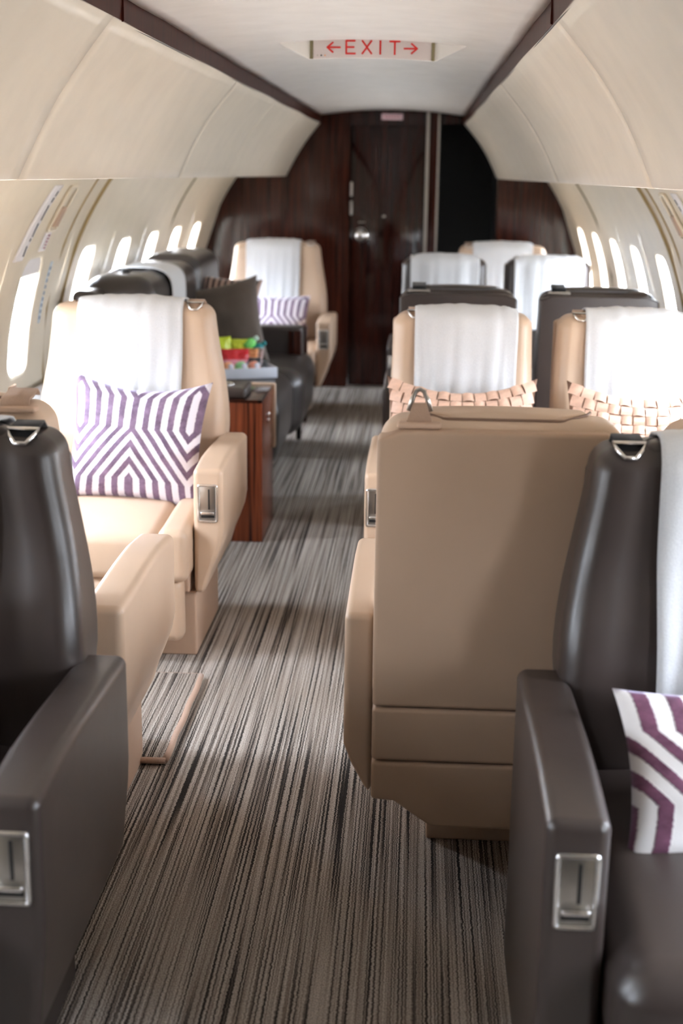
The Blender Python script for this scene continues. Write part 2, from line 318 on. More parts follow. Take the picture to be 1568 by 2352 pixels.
# ------------------------------------------------------------------ the setting
def wallpt(side, y, z, off=0.0):
    # point on the curved side wall at height z, pushed out by off
    a = math.asin(max(-1, min(1, (z-WZ)/WR))); r = WR+off
    return (side*r*math.cos(a), y, WZ+r*math.sin(a))
fl = rbox('floor', (0, (Y0+Y1)/2, -0.02), (1.2, (Y1-Y0)/2, 0.02), 0.002, CARPET, k=1, smooth=False); tag(fl, None, None, kind='structure')
SEAMS = {-1: [4.95, 5.14, 7.13], 1: [4.95, 5.10, 7.11]}
def side_wall(side, wins):
    nm = 'wall_left' if side < 0 else 'wall_right'
    root = empty(nm, (side*1.2, 0, 0)); tag(root, None, None, kind='structure')
    T = Matrix.Translation((-side*1.2, 0, 0))
    ws = sorted(wins)
    ed = [ws[0]-0.36]+[(a+b)/2 for a, b in zip(ws, ws[1:])]+[Y1]
    # plain panels where no window is in view
    for a_, b_ in ((Y0, ws[0]-0.36),):
        vs = [wallpt(side, a_+0.0006+(b_-a_-0.0012)*q/8, 1.405*p/30) for p in range(31) for q in range(9)]
        o = from_pd('sidewall_panel', vs, [(p*9+q, p*9+q+1, p*9+q+10, p*9+q+9) for p in range(30) for q in range(8)], WALL, root); o.data.transform(T)
    zs0, zs1 = 0.0, 1.405
    for i, yw in enumerate(ws):
        ya, yb = ed[i], ed[i+1]
        g = 0.0006
        ya += g; yb -= g
        hole = [(yw+u, (WIN_Z[0]+WIN_Z[1])/2+v) for u, v in rrect(WIN_HW, (WIN_Z[1]-WIN_Z[0])/2, 0.055, 8)]
        cz = (WIN_Z[0]+WIN_Z[1])/2
        za, zb = WIN_Z[0]-0.09, WIN_Z[1]+0.09
        outer = []
        for (y, z) in hole:
            du, dv = y-yw, z-cz
            t = 1e9
            if du > 1e-6: t = min(t, (yb-yw)/du)
            if du < -1e-6: t = min(t, (ya-yw)/du)
            if dv > 1e-6: t = min(t, (zb-cz)/dv)
            if dv < -1e-6: t = min(t, (za-cz)/dv)
            outer.append((yw+du*t, cz+dv*t))
        # exact corners
        for (yc, zc) in ((ya, za), (yb, za), (yb, zb), (ya, zb)):
            k = min(range(len(outer)), key=lambda q: (outer[q][0]-yc)**2+(outer[q][1]-zc)**2); outer[k] = (yc, zc)
        vs = []; fs = []; nr = 6; n = len(hole)
        # inner ring goes out as a reveal, softly rounded
        rings = [(hole, 0.026), (hole, 0.014), (hole, 0.004)]
        for ring, off in rings:
            sc = 0.965 if off > 0.02 else (0.98 if off > 0.01 else 0.995)
            vs += [wallpt(side, yw+(y-yw)*sc, cz+(z-cz)*sc, off) for y, z in ring]
        for q in range(nr+1):
            t = q/nr; vs += [wallpt(side, hole[j][0]*(1-t)+outer[j][0]*t+0, hole[j][1]*(1-t)+outer[j][1]*t) for j in range(n)]
        R = len(rings)+nr+1
        for q in range(R-1):
            for j in range(n): fs.append((q*n+j, q*n+(j+1) % n, (q+1)*n+(j+1) % n, (q+1)*n+j))
        # bands above and below the window
        for (z0, z1, kz) in ((zs0, za, 8), (zb, zs1, 6)):
            b0 = len(vs); ny = 6
            for p in range(kz+1):
                for q in range(ny+1):
                    vs.append(wallpt(side, ya+(yb-ya)*q/ny, z0+(z1-z0)*p/kz))
            for p in range(kz):
                for q in range(ny):
                    a = b0+p*(ny+1)+q; fs.append((a, a+1, a+ny+2, a+ny+1))
        o = from_pd('sidewall_panel', vs, fs, WALL, root, fix=True); o.data.transform(T)
    # unseen strips behind the panel joints, added to keep sky light out
    for e_ in ed:
        vs = [wallpt(side, e_+dy, z, 0.006) for z in [0.03*q for q in range(47)] for dy in (-0.07, 0.07)]
        o = from_pd('joint_light_block', vs, [(2*q, 2*q+1, 2*q+3, 2*q+2) for q in range(46)], WALL, root); o.data.transform(T)
    # gaskets between the panels
    for j, y in enumerate(SEAMS[side]):
        pts = [wallpt(side, y+0.01*(1-z), z, -0.002) for z in [0.45+0.93*q/24 for q in range(25)]]
        o = tube('panel_gasket', pts, (0.0035, 0.010, 0.006)[j], (GOLD, GOLD, OLIVE)[j], root); o.data.transform(T)
    # valance above the windows: curved panels end to end
    prof = []
    P0, P1 = (0.682, 1.38), (0.463, 1.712)
    for q in range(13):
        t = q/12; x = P0[0]+(P1[0]-P0[0])*t; z = P0[1]+(P1[1]-P0[1])*t
        bul = 0.018*math.sin(PI*t); nx, nz = (P1[1]-P0[1]), -(P1[0]-P0[0]); ln = math.hypot(nx, nz)
        prof.append((side*(x+bul*nx/ln), z+bul*nz/ln))
    full = [(side*0.995, 1.40), (side*0.995, 1.388), (side*0.69, 1.378)] + prof + [(side*0.485, 1.735)]
    cuts = [Y0, 0.9, 2.88, 4.85, 6.05, 7.3, Y1]
    for a, b in zip(cuts, cuts[1:]):
        vs = []; fs = []; m = 28
        for q in range(m+1):
            y = a+0.0012+(b-a-0.0024)*q/m
            for (x, z) in full:
                # faint waviness of the moulded panel
                wv = 0.0035*math.sin(y*4.3+side)*math.sin((z-1.38)*9.0) if z > 1.39 and abs(x) < 0.69 else 0
                vs.append((x+side*wv, y, z+wv*0.6))
        kf = len(full)
        for q in range(m):
            for p in range(kf-1): fs.append((q*kf+p, q*kf+p+1, (q+1)*kf+p+1, (q+1)*kf+p))
        o = from_pd('valance_panel', vs, fs, VAL, root); o.data.transform(T)
        md = o.modifiers.new('thick', 'SOLIDIFY'); md.thickness = 0.004; md.offset = 0
    # slim bright edge under the wooden strip
    o = tube('edge_strip', [(side*0.466, y, 1.711) for y in (Y0, 2, 4, 6, Y1)], 0.0035, PEWTER, root); o.data.transform(T)
    return root, T
wl, TL = side_wall(-1, WIN_L); wr, TR = side_wall(1, WIN_R)
def window(side, yw, idx):
    root = empty('window_%d' % idx, (side*1.22, yw, 0.89)); root['kind'] = 'structure'
    T = Matrix.Translation((-side*1.22, -yw, -0.89)); cz = 0.8875
    loop = [wallpt(side, yw+u*0.99, cz+v*0.99, 0.024) for u, v in rrect(WIN_HW, 0.2075, 0.055, 8)]
    o = tube('window_frame', loop, 0.005, WALL, root, closed=True); o.data.transform(T)
    lp = [wallpt(side, yw+u*0.98, cz+v*0.98, 0.024) for u, v in rrect(WIN_HW, 0.2075, 0.055, 8)]
    c = [sum(p[i] for p in lp)/len(lp) for i in range(3)]; c = wallpt(side, yw, cz, 0.024)
    vs = [c]; fs = []; n = len(lp)
    for t in (0.5, 1.0):
        for u, v in rrect(WIN_HW, 0.2075, 0.055, 8): vs.append(wallpt(side, yw+u*0.98*t, cz+v*0.98*t, 0.024))
    for j in range(n):
        fs.append((0, 1+j, 1+(j+1) % n)); fs.append((1+j, 1+n+j, 1+n+(j+1) % n, 1+(j+1) % n))
    o = from_pd('pane', vs, fs, GLASS, root); o.data.transform(T)
    return root, T
k = 1
for side, lst in ((-1, WIN_L), (1, WIN_R)):
    for y in lst:
        if y < 2.0: pass
        rt, T = window(side, y, k)
        if side < 0 and abs(y-4.63) < 0.01:      # part-lowered blind with its grip
            vs = []; fs = []
            for i in range(9):
                for j in range(7): vs.append(wallpt(side, y-0.13+0.26*i/8, 1.03+0.07*j/6, 0.012))
            for i in range(8):
                for j in range(6): a = i*7+j; fs.append((a, a+1, a+8, a+7))
            o = from_pd('window_blind', vs, fs, LABEL, rt); o.data.transform(T); md = o.modifiers.new('t', 'SOLIDIFY'); md.thickness = 0.006
            o = rbox('blind_grip', (0, 0, 0), (0.012, 0.03, 0.007), 0.006, CHROME, rt); o.location = Vector(wallpt(side, y-0.06, 1.03, 0.03))-rt.location
        k += 1

# ceiling with its shallow arch
vs = []; fs = []
ny, nx = 40, 24
def ceil_z(x): return 1.803-0.032*(abs(x)/0.46)**2
for q in range(ny+1):
    y = Y0+(Y1-Y0)*q/ny
    for p in range(nx+1):
        x = -0.464+0.928*p/nx
        vs.append((x, y, ceil_z(x)+0.0025*math.sin(y*3.1)*math.cos(x*4)+0.0015*math.sin(y*7.3+1)))
for q in range(ny):
    for p in range(nx): a = q*(nx+1)+p; fs.append((a, a+1, a+nx+2, a+nx+1))
ce = from_pd('ceiling', vs, fs, CEIL); tag(ce, None, None, kind='structure')
md = ce.modifiers.new('t', 'SOLIDIFY'); md.thickness = 0.01; md.offset = -1 if ce.data.polygons[0].normal.z > 0 else 1
# outer shell so that daylight enters only through the windows
vs = []; fs = []
for q in range(2):
    for p in range(25):
        a = math.radians(28+124*p/24); vs.append((math.cos(a)*1.268, Y0-0.02 if q == 0 else Y1+0.02, WZ+1.268*math.sin(a)))
for p in range(24): fs.append((p, p+1, p+26, p+25))
sh = from_pd('wall_top', vs, fs, CEIL); tag(sh, None, None, kind='structure')
# unseen end caps added to shut daylight out, with the unlit compartment beyond the far bulkhead
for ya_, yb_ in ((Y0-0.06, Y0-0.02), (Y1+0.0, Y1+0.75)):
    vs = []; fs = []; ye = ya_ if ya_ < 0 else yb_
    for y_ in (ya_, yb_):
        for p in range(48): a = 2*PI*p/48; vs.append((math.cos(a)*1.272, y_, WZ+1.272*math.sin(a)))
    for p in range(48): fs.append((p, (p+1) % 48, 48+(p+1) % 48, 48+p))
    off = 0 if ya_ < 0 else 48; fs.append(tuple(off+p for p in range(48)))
    o = from_pd('shell_light_cap', vs, fs, VOID, sh, smooth=False)
# small flush mark in the ceiling
o = rbox('flush_slot', (0, 0, 0), (0.014, 0.03, 0.002), 0.001, plain('grey_slot', (0.35, 0.34, 0.33), 0.5), ce, k=1); o.location = (0.03, 5.9, 1.799)
for i, s in enumerate((-1, 1)):
    t = empty('trim_%d' % (i+1), (s*0.455, 0, 1.725)); t['kind'] = 'structure'
    for a, b in ((Y0, 2.96), (2.964, 5.9), (5.904, Y1)):
        o = prism('wood_strip', [(s*0.006, -0.014), (s*0.003, 0.045), (s*0.020, 0.046), (s*0.022, -0.012)], 1, a, b, WOOD_T, t)
    for y in (2.962,):
        rbox('joint_cap', (s*(0.011), y, 0.0155), (0.010, 0.006, 0.0300), 0.003, WOOD_T, t, k=1)
# small slot mark on the left valance
o = rbox('slot', (0, 0, 0), (0.003, 0.028, 0.004), 0.002, INK, wl, k=1); o.location = (-0.628+1.2, 4.62, 1.50)

# far bulkhead
Yb = Y1
wf = empty('wall_front', (0, Yb, 0)); wf['kind'] = 'structure'
def arch(x0, x1, z0=0.0, n=14):
    # outline between x0 and x1 under the ceiling, valances and side walls
    def top(x):
        ax = abs(x)
        if ax < 0.45: return ceil_z(x)+0.002
        if ax < 0.99:
            return 1.79 if ax < 0.5 else (1.735 if ax < 0.9 else 1.42)
        return WZ+math.sqrt(max(0, (WR+0.01)**2-ax**2))
    pts = [(x0, z0), (x1, z0)]
    for i in range(n+1):
        x = x1+(x0-x1)*i/n; pts.append((x, top(x)))
    return pts
prism('wood_panel', arch(-1.24, -0.268), 1, 0.0, 0.03, WOOD_B, wf)
for o_ in (wf.children[-1],): pass
prism('wood_panel', arch(0.690, 1.24), 1, 0.0, 0.03, WOOD_B, wf)
prism('wood_post', arch(0.236, 0.303, n=3), 1, -0.012, 0.03, WOOD_B, wf)
prism('metal_edge', arch(0.222, 0.242, n=2), 1, -0.016, 0.02, PEWTER, wf)
prism('metal_edge', arch(0.296, 0.308, n=2), 1, -0.016, 0.02, PEWTER, wf)
prism('door_header', arch(-0.268, 0.222, 1.70, 10), 1, 0.02, 0.06, WOOD_D, wf)
rbox('backing', (-0.47, 0.09, 0.92), (0.77, 0.02, 0.92), 0.002, VOID, wf, k=1)  # unseen panel added to stop light leaking round the door
prism('lintel', arch(0.305, 0.690, 1.715, 6), 1, 0.0, 0.03, WOOD_D, wf)
# black panels standing in for the dark beyond the open doorway on the right
prism('dark_void_panel', arch(0.29, 0.72, 0.0, 6), 1, 0.55, 0.58, VOID, wf)
rbox('dark_void_panel', (0.305, 0.30, 0.9), (0.012, 0.26, 0.9), 0.003, VOID, wf, k=1)
rbox('dark_void_panel', (0.70, 0.30, 0.9), (0.012, 0.26, 0.9), 0.003, VOID, wf, k=1)
rbox('dark_void_panel', (0.50, 0.30, 1.80), (0.22, 0.28, 0.012), 0.003, VOID, wf, k=1)
rbox('threshold', (-0.02, 0.0, 0.006), (0.25, 0.03, 0.006), 0.003, PEWTER, wf, k=1)
o = rbox('placard', (0.0, 0.014, 1.755), (0.068, 0.004, 0.019), 0.002, PINKL, wf, k=1)
for i in range(6): rbox('print_mark', (-0.045+0.018*i, 0.0095, 1.755), (0.0055, 0.0008, 0.004), 0.0005, INKR, o, k=1)
dr = empty('door_1', (-0.02, Yb+0.02, 0)); dr['kind'] = 'structure'
rbox('door_leaf', (0, 0.02, 0.855), (0.243, 0.018, 0.843), 0.004, WOOD_D, dr, k=1)
def lathe(name, prof, m, parent, axis='Z', seg=24, loc=(0, 0, 0)):
    vs = []; fs = []; n = len(prof)
    for i in range(seg):
        a = 2*PI*i/seg
        for r, h in prof:
            vs.append({'Z': (r*math.cos(a), r*math.sin(a), h), 'Y': (r*math.cos(a), h, r*math.sin(a)), 'X': (h, r*math.cos(a), r*math.sin(a))}[axis])
    for i in range(seg):
        for j in range(n-1): a = i*n+j; b_ = ((i+1) % seg)*n+j; fs.append((a, a+1, b_+1, b_))
    bm = bmesh.new(); vv = [bm.verts.new(v) for v in vs]
    for f in fs: bm.faces.new([vv[q] for q in f])
    bmesh.ops.remove_doubles(bm, verts=bm.verts, dist=1e-5)
    o = from_bm(name, bm, m, parent); o.location = loc; return o
lathe('door_knob', [(0, -0.075), (0.022, -0.072), (0.040, -0.055), (0.043, -0.040), (0.030, -0.022), (0.018, -0.016), (0.018, -0.006), (0.046, -0.004), (0.048, 0.0), (0, 0.0)], CHROME, dr, 'Y', 28, (-0.172, 0.004, 1.008))
rbox('coat_hook', (-0.022, -0.008, 1.13), (0.010, 0.010, 0.008), 0.004, PEWTER, dr)
rbox('vent_slot', (-0.165, 0.0, 1.09), (0.022, 0.004, 0.003), 0.001, PEWTER, dr)
for z in (1.30, 1.18): rbox('hinge', (-0.236, -0.004, z), (0.008, 0.008, 0.045), 0.003, PEWTER, dr)
# wall behind the camera
wb = prism('wall_back', arch(-1.24, 1.24, 0, 40), 1, Y0-0.03, Y0, WOOD_B); wb['kind'] = 'structure'

# exit sign in its fairing under the ceiling
sx = empty('exit_sign', (0.033, 4.22, 1.75))
tag(sx, 'lit-face EXIT sign with red letters and two arrows set in the cabin ceiling', 'sign')
def czz(x): return ceil_z(x)+0.004-1.75
hw = 0.192
top = [(-0.31+0.62*i/16, czz(-0.31+0.62*i/16+0.033)) for i in range(17)]
bot = [(x_, czz(x_+0.033)-0.066) for x_ in [hw-2*hw*i/12 for i in range(13)]]
poly = top[::1] + [(0.31, czz(0.343)-0.001)] + bot + [(-0.31, czz(-0.277)-0.001)]
bm = bmesh.new()
outline = top+bot
A = [bm.verts.new((x_, 0.0, z_)) for x_, z_ in outline]
Bv = [bm.verts.new((x_*1.02, 0.20, (z_ if i < 17 else czz(x_+0.033)-0.004))) for i, (x_, z_) in enumerate(outline)]
bm.faces.new(A); bm.faces.new(Bv)
for i in range(len(A)): j = (i+1) % len(A); bm.faces.new((A[i], A[j], Bv[j], Bv[i]))
from_bm('housing', bm, CEIL, sx, smooth=False)
# face plate, dark strips stand in for shadow gaps at its ends
bm = bmesh.new(); n = 16; fa = []
for i in range(n+1):
    x_ = -0.180+0.36*i/n; fa.append((x_, czz(x_+0.033)-0.008, czz(x_+0.033)-0.064))
vs = [(x_, yy, z_) for yy in (-0.008, 0.001) for (x_, zt, zb_) in fa for z_ in (zt, zb_)]
m2 = 2*(n+1); fs = []
for i in range(n):
    fs.append((2*i, 2*i+1, 2*i+3, 2*i+2)); fs.append((m2+2*i, m2+2*i+2, m2+2*i+3, m2+2*i+1))
    fs.append((2*i, 2*i+2, m2+2*i+2, m2+2*i)); fs.append((2*i+1, m2+2*i+1, m2+2*i+3, 2*i+3))
fs += [(0, m2, m2+1, 1), (2*n, 2*n+1, m2+2*n+1, m2+2*n)]
bm.free(); from_pd('sign_face', vs, fs, SIGN, sx, smooth=False)
for s in (-1, 1): rbox('shadow_gap_strip', (s*0.186, -0.004, czz(s*0.186+0.033)-0.036), (0.005, 0.006, 0.029), 0.001, OLIVE, sx, k=1)
def stroke(pts, wd, zoff):      # flat strokes, 1 mm proud of the face
    out = []
    for (a, b2) in zip(pts, pts[1:]):
        dx, dz = b2[0]-a[0], b2[1]-a[1]; l = math.hypot(dx, dz); nx_, nz_ = -dz/l*wd/2, dx/l*wd/2; ex, ez = dx/l*wd*0.35, dz/l*wd*0.35
        out.append([(a[0]-ex+nx_, a[1]-ez+nz_), (b2[0]+ex+nx_, b2[1]+ez+nz_), (b2[0]+ex-nx_, b2[1]+ez-nz_), (a[0]-ex-nx_, a[1]-ez-nz_)])
    return out
lh = 0.0185
G = {'left_arrow': (-0.118, [[(0.020, 0), (-0.017, 0)], [(-0.002, 0.014), (-0.019, 0), (-0.002, -0.014)]]),
     'letter_e': (-0.066, [[(0.013, lh), (-0.013, lh), (-0.013, -lh), (0.014, -lh)], [(-0.013, 0), (0.010, 0)]]),
     'letter_x': (-0.016, [[(-0.014, lh), (0.014, -lh)], [(0.014, lh), (-0.014, -lh)]]),
     'letter_i': (0.025, [[(0, lh), (0, -lh)]]),
     'letter_t': (0.069, [[(-0.015, lh), (0.015, lh)], [(0, lh), (0, -lh)]]),
     'right_arrow': (0.118, [[(-0.020, 0), (0.017, 0)], [(0.002, 0.014), (0.019, 0), (0.002, -0.014)]])}
for nm_, (gx, sts) in G.items():
    bm = bmesh.new(); zc = czz(gx+0.033)-0.034; e = 0
    for st in sts:
        for q in stroke(st, 0.0052, 0):
            e += 1; yf = -0.0095-0.00006*e
            f_ = [bm.verts.new((gx+u, yf, zc+v_)) for u, v_ in q]; g_ = [bm.verts.new((gx+u, -0.0078, zc+v_)) for u, v_ in q]
            bm.faces.new(f_); bm.faces.new(g_)
            for i in range(4): bm.faces.new((f_[i], f_[(i+1) % 4], g_[(i+1) % 4], g_[i]))
    from_bm(nm_, bm, RED, sx, smooth=False)
for i, mm in enumerate((PEWTER, INK, plain('amber_lamp', (0.75, 0.32, 0.12), 0.4))):
    lathe('indicator_lamp', [(0, -0.002), (0.0022, -0.002), (0.0026, 0.0), (0, 0)], mm, sx, 'Y', 10, (-0.167+0.0115*i, -0.008, czz(-0.13)-0.056))

# emergency-exit fittings and placards on the side walls
def wall_thing(name, side, ya, yb, za, zb, thick, m, parent, off=-0.004, na=3, nz=10, slant=0.0):
    vs = []; fs = []
    for q in range(2):
        for i in range(na+1):
            for j in range(nz+1):
                z = za+(zb-za)*j/nz; y = ya+(yb-ya)*i/na+slant*(j/nz-0.5)
                vs.append(wallpt(side, y, z, off-(thick if q else 0)))
    nn = (na+1)*(nz+1)
    for i in range(na):
        for j in range(nz):
            a = i*(nz+1)+j; fs.append((a, a+1, a+nz+2, a+nz+1)); fs.append((nn+a, nn+a+nz+1, nn+a+nz+2, nn+a+1))
    for i in range(na): a = i*(nz+1); fs.append((a, a+nz+1, nn+a+nz+1, nn+a)); a += nz; fs.append((a, nn+a, nn+a+nz+1, a+nz+1))
    for j in range(nz): a = j; fs.append((a, nn+a, nn+a+1, a+1)); a = na*(nz+1)+j; fs.append((a, a+1, nn+a+1, nn+a))
    o = from_pd(name, vs, fs, m, None)
    ref = Vector(wallpt(side, (ya+yb)/2, (za+zb)/2, off)); o.data.transform(Matrix.Translation(-ref)); o.location = ref
    if parent: o.parent = parent; o.location = ref-parent.location
    return o
for side in (-1, 1):
    nl = 'left' if side < 0 else 'right'
    p = wall_thing('placard', side, 4.37, 4.47, 1.10, 1.35, 0.004, LABEL, None, off=-0.001, slant=0.06)
    tag(p, 'long white placard with dark print above the exit window, %s wall' % nl, 'placard')
    for j, (a, b_) in enumerate(((1.115, 1.15), (1.165, 1.175), (1.18, 1.225), (1.235, 1.285), (1.295, 1.31), (1.315, 1.332))):
        yy = 4.445+0.06*((a+b_)/2-1.225)/0.25
        o = wall_thing('print_mark', side, yy, yy+0.010, a, b_, 0.001, INK, None, off=-0.0052, na=1, nz=2); o.parent = p; o.location = o.location-p.location
    h = empty('exit_release', wallpt(side, 4.66, 1.27, 0)); tag(h, 'recessed cream and brown emergency exit release high on the %s wall' % nl, 'release box')
    fr_ = [wallpt(side, 4.66+u, 1.27+v, -0.006) for u, v in rrect(0.05, 0.075, 0.012, 4)]
    o = tube('bezel', fr_, 0.006, WALL, h, closed=True); o.data.transform(Matrix.Translation(-h.location))
    wall_thing('recess_plate', side, 4.62, 4.70, 1.20, 1.34, 0.003, WALL, h, off=-0.001)
    wall_thing('handle_flap', side, 4.63, 4.69, 1.21, 1.275, 0.010, PLINTH_T, h, off=-0.004)
    p = wall_thing('placard', side, 4.61, 4.69, 1.12, 1.185, 0.003, PINKL if 0 else LABEL, None, off=-0.001)
    tag(p, 'small white placard with maroon print under the exit handle on the %s wall' % nl, 'placard')
    for j in range(5):
        o = wall_thing('print_mark', side, 4.655, 4.675, 1.128+0.011*j, 1.134+0.011*j, 0.001, INKR, None, off=-0.0042, na=1, nz=1); o.parent = p; o.location = o.location-p.location
    p = wall_thing('placard', side, 4.845, 4.875, 0.84, 1.07, 0.002, plain('pale_blue_placard', (0.62, 0.70, 0.76), 0.4), None, off=-0.001)
    tag(p, 'narrow pale blue printed strip beside the exit window on the %s wall' % nl, 'placard')
    for j in range(9):
        o = wall_thing('print_mark', side, 4.853, 4.867, 0.855+0.023*j, 0.868+0.023*j, 0.001, INKB, None, off=-0.0032, na=1, nz=1); o.parent = p; o.location = o.location-p.location
p = wall_thing('switch_plate', -1, 4.52, 4.60, 0.585, 0.65, 0.004, PLINTH_T, None, off=-0.001)
tag(p, 'small brown plate below the exit window on the left wall', 'plate')

# ------------------------------------------------------------------ seats
def back_fn(kind, hs=1.0):
    def fn(x, y, z):
        t = (z-0.40)/0.60
        if kind == 'single':
            wv = 0.25+0.055*sm(0.0, 0.30, t)-0.045*sm(0.35, 1.0, t)
            x2 = x/0.30*wv
        else:
            x2 = x*(1-0.03*sm(0.5, 1, t)); wv = 0.226
        u = min(1, abs(x)/(0.30 if kind == 'single' else 0.226))
        fy = y
        if y < 0.07:   # front face: wings at the sides, soft valley beside them, full pad in the middle
            k_ = sm(0.07, 0.0, y)
            fy += k_*(-0.020*(1-u*u) + 0.010*math.exp(-((u-0.62)/0.10)**2))
            fy += k_*(-0.020*math.exp(-((t-0.35)/0.22)**2)+0.012*math.exp(-((t-0.68)/0.15)**2))
        fy = fy+0.055*t - 0.018*sm(0.6, 1.0, t)*(1 if y > 0.07 else 0)
        zz = 0.40+(z-0.40)*hs-0.008*sm(0.6, 1.0, u)*sm(0.8, 1.0, t)
        return (x2, fy, zz)
    return fn
BVH = {}
def make_seat(nm, kind, dark, loc, away, label, aisle, arms=(-1, 1), panelled=False, arm_bottom=0.20, latch=None, belt='ring', nm_front=False, group=None):
    """local frame: seat faces -y, rear face of the arms at y = +0.06; aisle = local x side of the belt"""
    root = empty(nm, loc, PI if away else 0.0); tag(root, label, 'seat', group)
    LM, PM, SM, ST = (DARK, PLINTH_D, SEAM_D, STRAP_D) if dark else (TAN, PLINTH_T, SEAM_T, STRAP_T)
    tn = ('d' if dark else 't')+kind
    sg = kind == 'single'
    hs = (0.955 if nm_front else 0.985) if sg else 0.965; dz = 0.6*(hs-1); tn += str(nm_front)
    hw = 0.30 if sg else 0.226                      # half width of the back
    ao = 0.37 if sg else 0.283                      # outer face of the arm
    at_ = 0.087 if sg else 0.058
    # backrest
    rbox('backrest', (0, 0.055, 0.70), (hw, 0.075, 0.30), 0.042, LM, root, 5, (14, 2, 14), back_fn(kind, hs), key=tn+'back')
    # rear shell
    if sg:
        rbox('back_shell', (0, 0.128, 0.575), (0.262, 0.014, 0.350), 0.014, TAN_BACK_SHADED if not dark else LM, root, 3, (4, 1, 6), lambda x, y, z: (x*(1+0.06*math.sin(PI*sm(0.25, 0.95, z))), y+0.012*(z-0.3)/0.6, z), key=tn+'shell')
    else:
        bm_ = TAN_BACK_SHADED if not dark else LM
        def lean(x, y, z): return (x, y+0.028*(z-0.3)/0.65, z)
        for (z0, z1, ky) in ((0.429, 0.963, 'a'), (0.317, 0.4265, 'b'), (0.178, 0.3145, 'c')):
            def ln2(x, y, z, z0=z0):
                if z0 < 0.2 and z < 0.27:
                    # underside steps up towards the arms
                    z = z+0.055*sm(0.10, 0.19, abs(x))*sm(0.26, 0.18, z)
                z -= 0.016*sm(0.175, 0.2235, abs(x))*sm(0.88, 0.96, z)
                return lean(x, y, z)
            rbox('back_panel', (0, 0.125, (z0+z1)/2), (0.2235, 0.034, (z1-z0)/2), 0.009, bm_, root, 3, (12, 1, 4), ln2, key=tn+'panel'+ky)
    # headrest insert on the top
    def hf(x, y, z):
        k_ = sm(0.035, 0.085, y); return (x*(1-0.36*k_), y+0.050, z+dz+0.006*(1-(x/0.17)**2))
    rbox('headrest', (0, 0.042, 0.983), (0.160 if not sg else 0.18, 0.046, 0.021), 0.018, LM, root, 4, (8, 3, 1), hf, key=tn+'head')
    hp = [(-1, 0.060), (-0.93, 0.092), (-0.80, 0.118), (-0.66, 0.138), (-0.60, 0.141), (0.60, 0.141), (0.66, 0.138), (0.80, 0.118), (0.93, 0.092), (1, 0.060)]
    tube('headrest_seam', [(u*(0.163 if not sg else 0.183), v, 0.40+0.6*hs+(0.001 if v < 0.13 else -0.002)) for u, v in hp], 0.0028, SM, root, sides=5, key=tn+'hseam')
    # cushion, bolsters
    iw = ao-at_-0.003
    def cf(x, y, z):
        u = abs(x)/iw; k_ = sm(0.34, 0.40, z)
        return (x, y-0.012*math.cos(min(1, u)*PI/2), z+k_*(0.018*(1-u*u)-0.020*sm(-0.3, -0.56, y)))
    rbox('seat_cushion', (0, -0.275, 0.330) if not nm_front else (0, -0.28, 0.325), (iw-0.088, 0.300, 0.072) if not nm_front else (iw-0.001, 0.315, 0.095), 0.035 if not nm_front else 0.06, LM, root, 5, (8, 10, 2), cf, key=tn+'cush')
    for s in (() if nm_front else (-1, 1)):
        def bf(x, y, z, s=s): return (x, y, z+0.012*sm(0.36, 0.42, z)*math.sin(PI*sm(-0.55, 0, y)))
        rbox('side_bolster', (s*(iw-0.0445), -0.285, 0.335), (0.044, 0.305, 0.080), 0.028, LM, root, 4, (2, 8, 2), bf, key=tn+'bol%d' % s)
    rbox('leg_rest', (0, -0.535, 0.165), (iw-0.02, 0.035, 0.095), 0.026, LM, root, 4, (6, 1, 4), lambda x, y, z: (x, y-0.012*math.cos(x/iw*PI/2)*math.sin((z-0.07)/0.19*PI), z), key=tn+'leg')
    rbox('seat_frame', (0, -0.26, 0.235), (iw-0.01, 0.24, 0.033), 0.008, PM, root, 2, key=tn+'frame')
    pw = (ao-0.085 if loc[1] < 7 else 0.2) if sg else 0.11
    pl = rbox('plinth', (0, -0.265 if sg else -0.29, 0.10), (pw, 0.215 if sg else 0.16, 0.100), 0.006, PM, root, 2, key=tn+'plinth%.2f' % pw)
    # arms
    for s in arms:
        low = arm_bottom if (s == aisle) else 0.20
        zt = 0.575; hz = (zt-low)/2
        def af(x, y, z, s=s, low=low):
            o_ = s*(x)   # outward coordinate
            kz = sm(low+(0.19 if sg else 0.105), low-0.01, z)
            if low > 0.1: x = x - s*(0.015 if nm_front else 0.056 if sg else 0.045)*kz*sm(ao-at_, ao, o_) if True else x
            if z > 0.45: z = z+(0.012*sm(-0.50, -0.34, y)-0.010*sm(-0.28, 0.06, y))*sm(0.45, 0.57, z)
            return (x, y, z)
        arm = rbox('armrest', (s*(ao-at_/2), -0.22, low+hz), (at_/2, 0.28, hz), 0.018 if at_ > 0.07 else 0.015, LM, root, 5, (2, 8, 8), af, key=tn+'arm%d%.2f' % (s, low))
        sp_ = [(s*(ao-0.004), y_, 0.5625+0.012*sm(-0.50, -0.34, y_)-0.010*sm(-0.28, 0.06, y_)) for y_ in [-0.48+0.53*q/14 for q in range(15)]]
        tube('seam', sp_, 0.0016, SM, arm, sides=5, key=tn+'seam%d' % s)
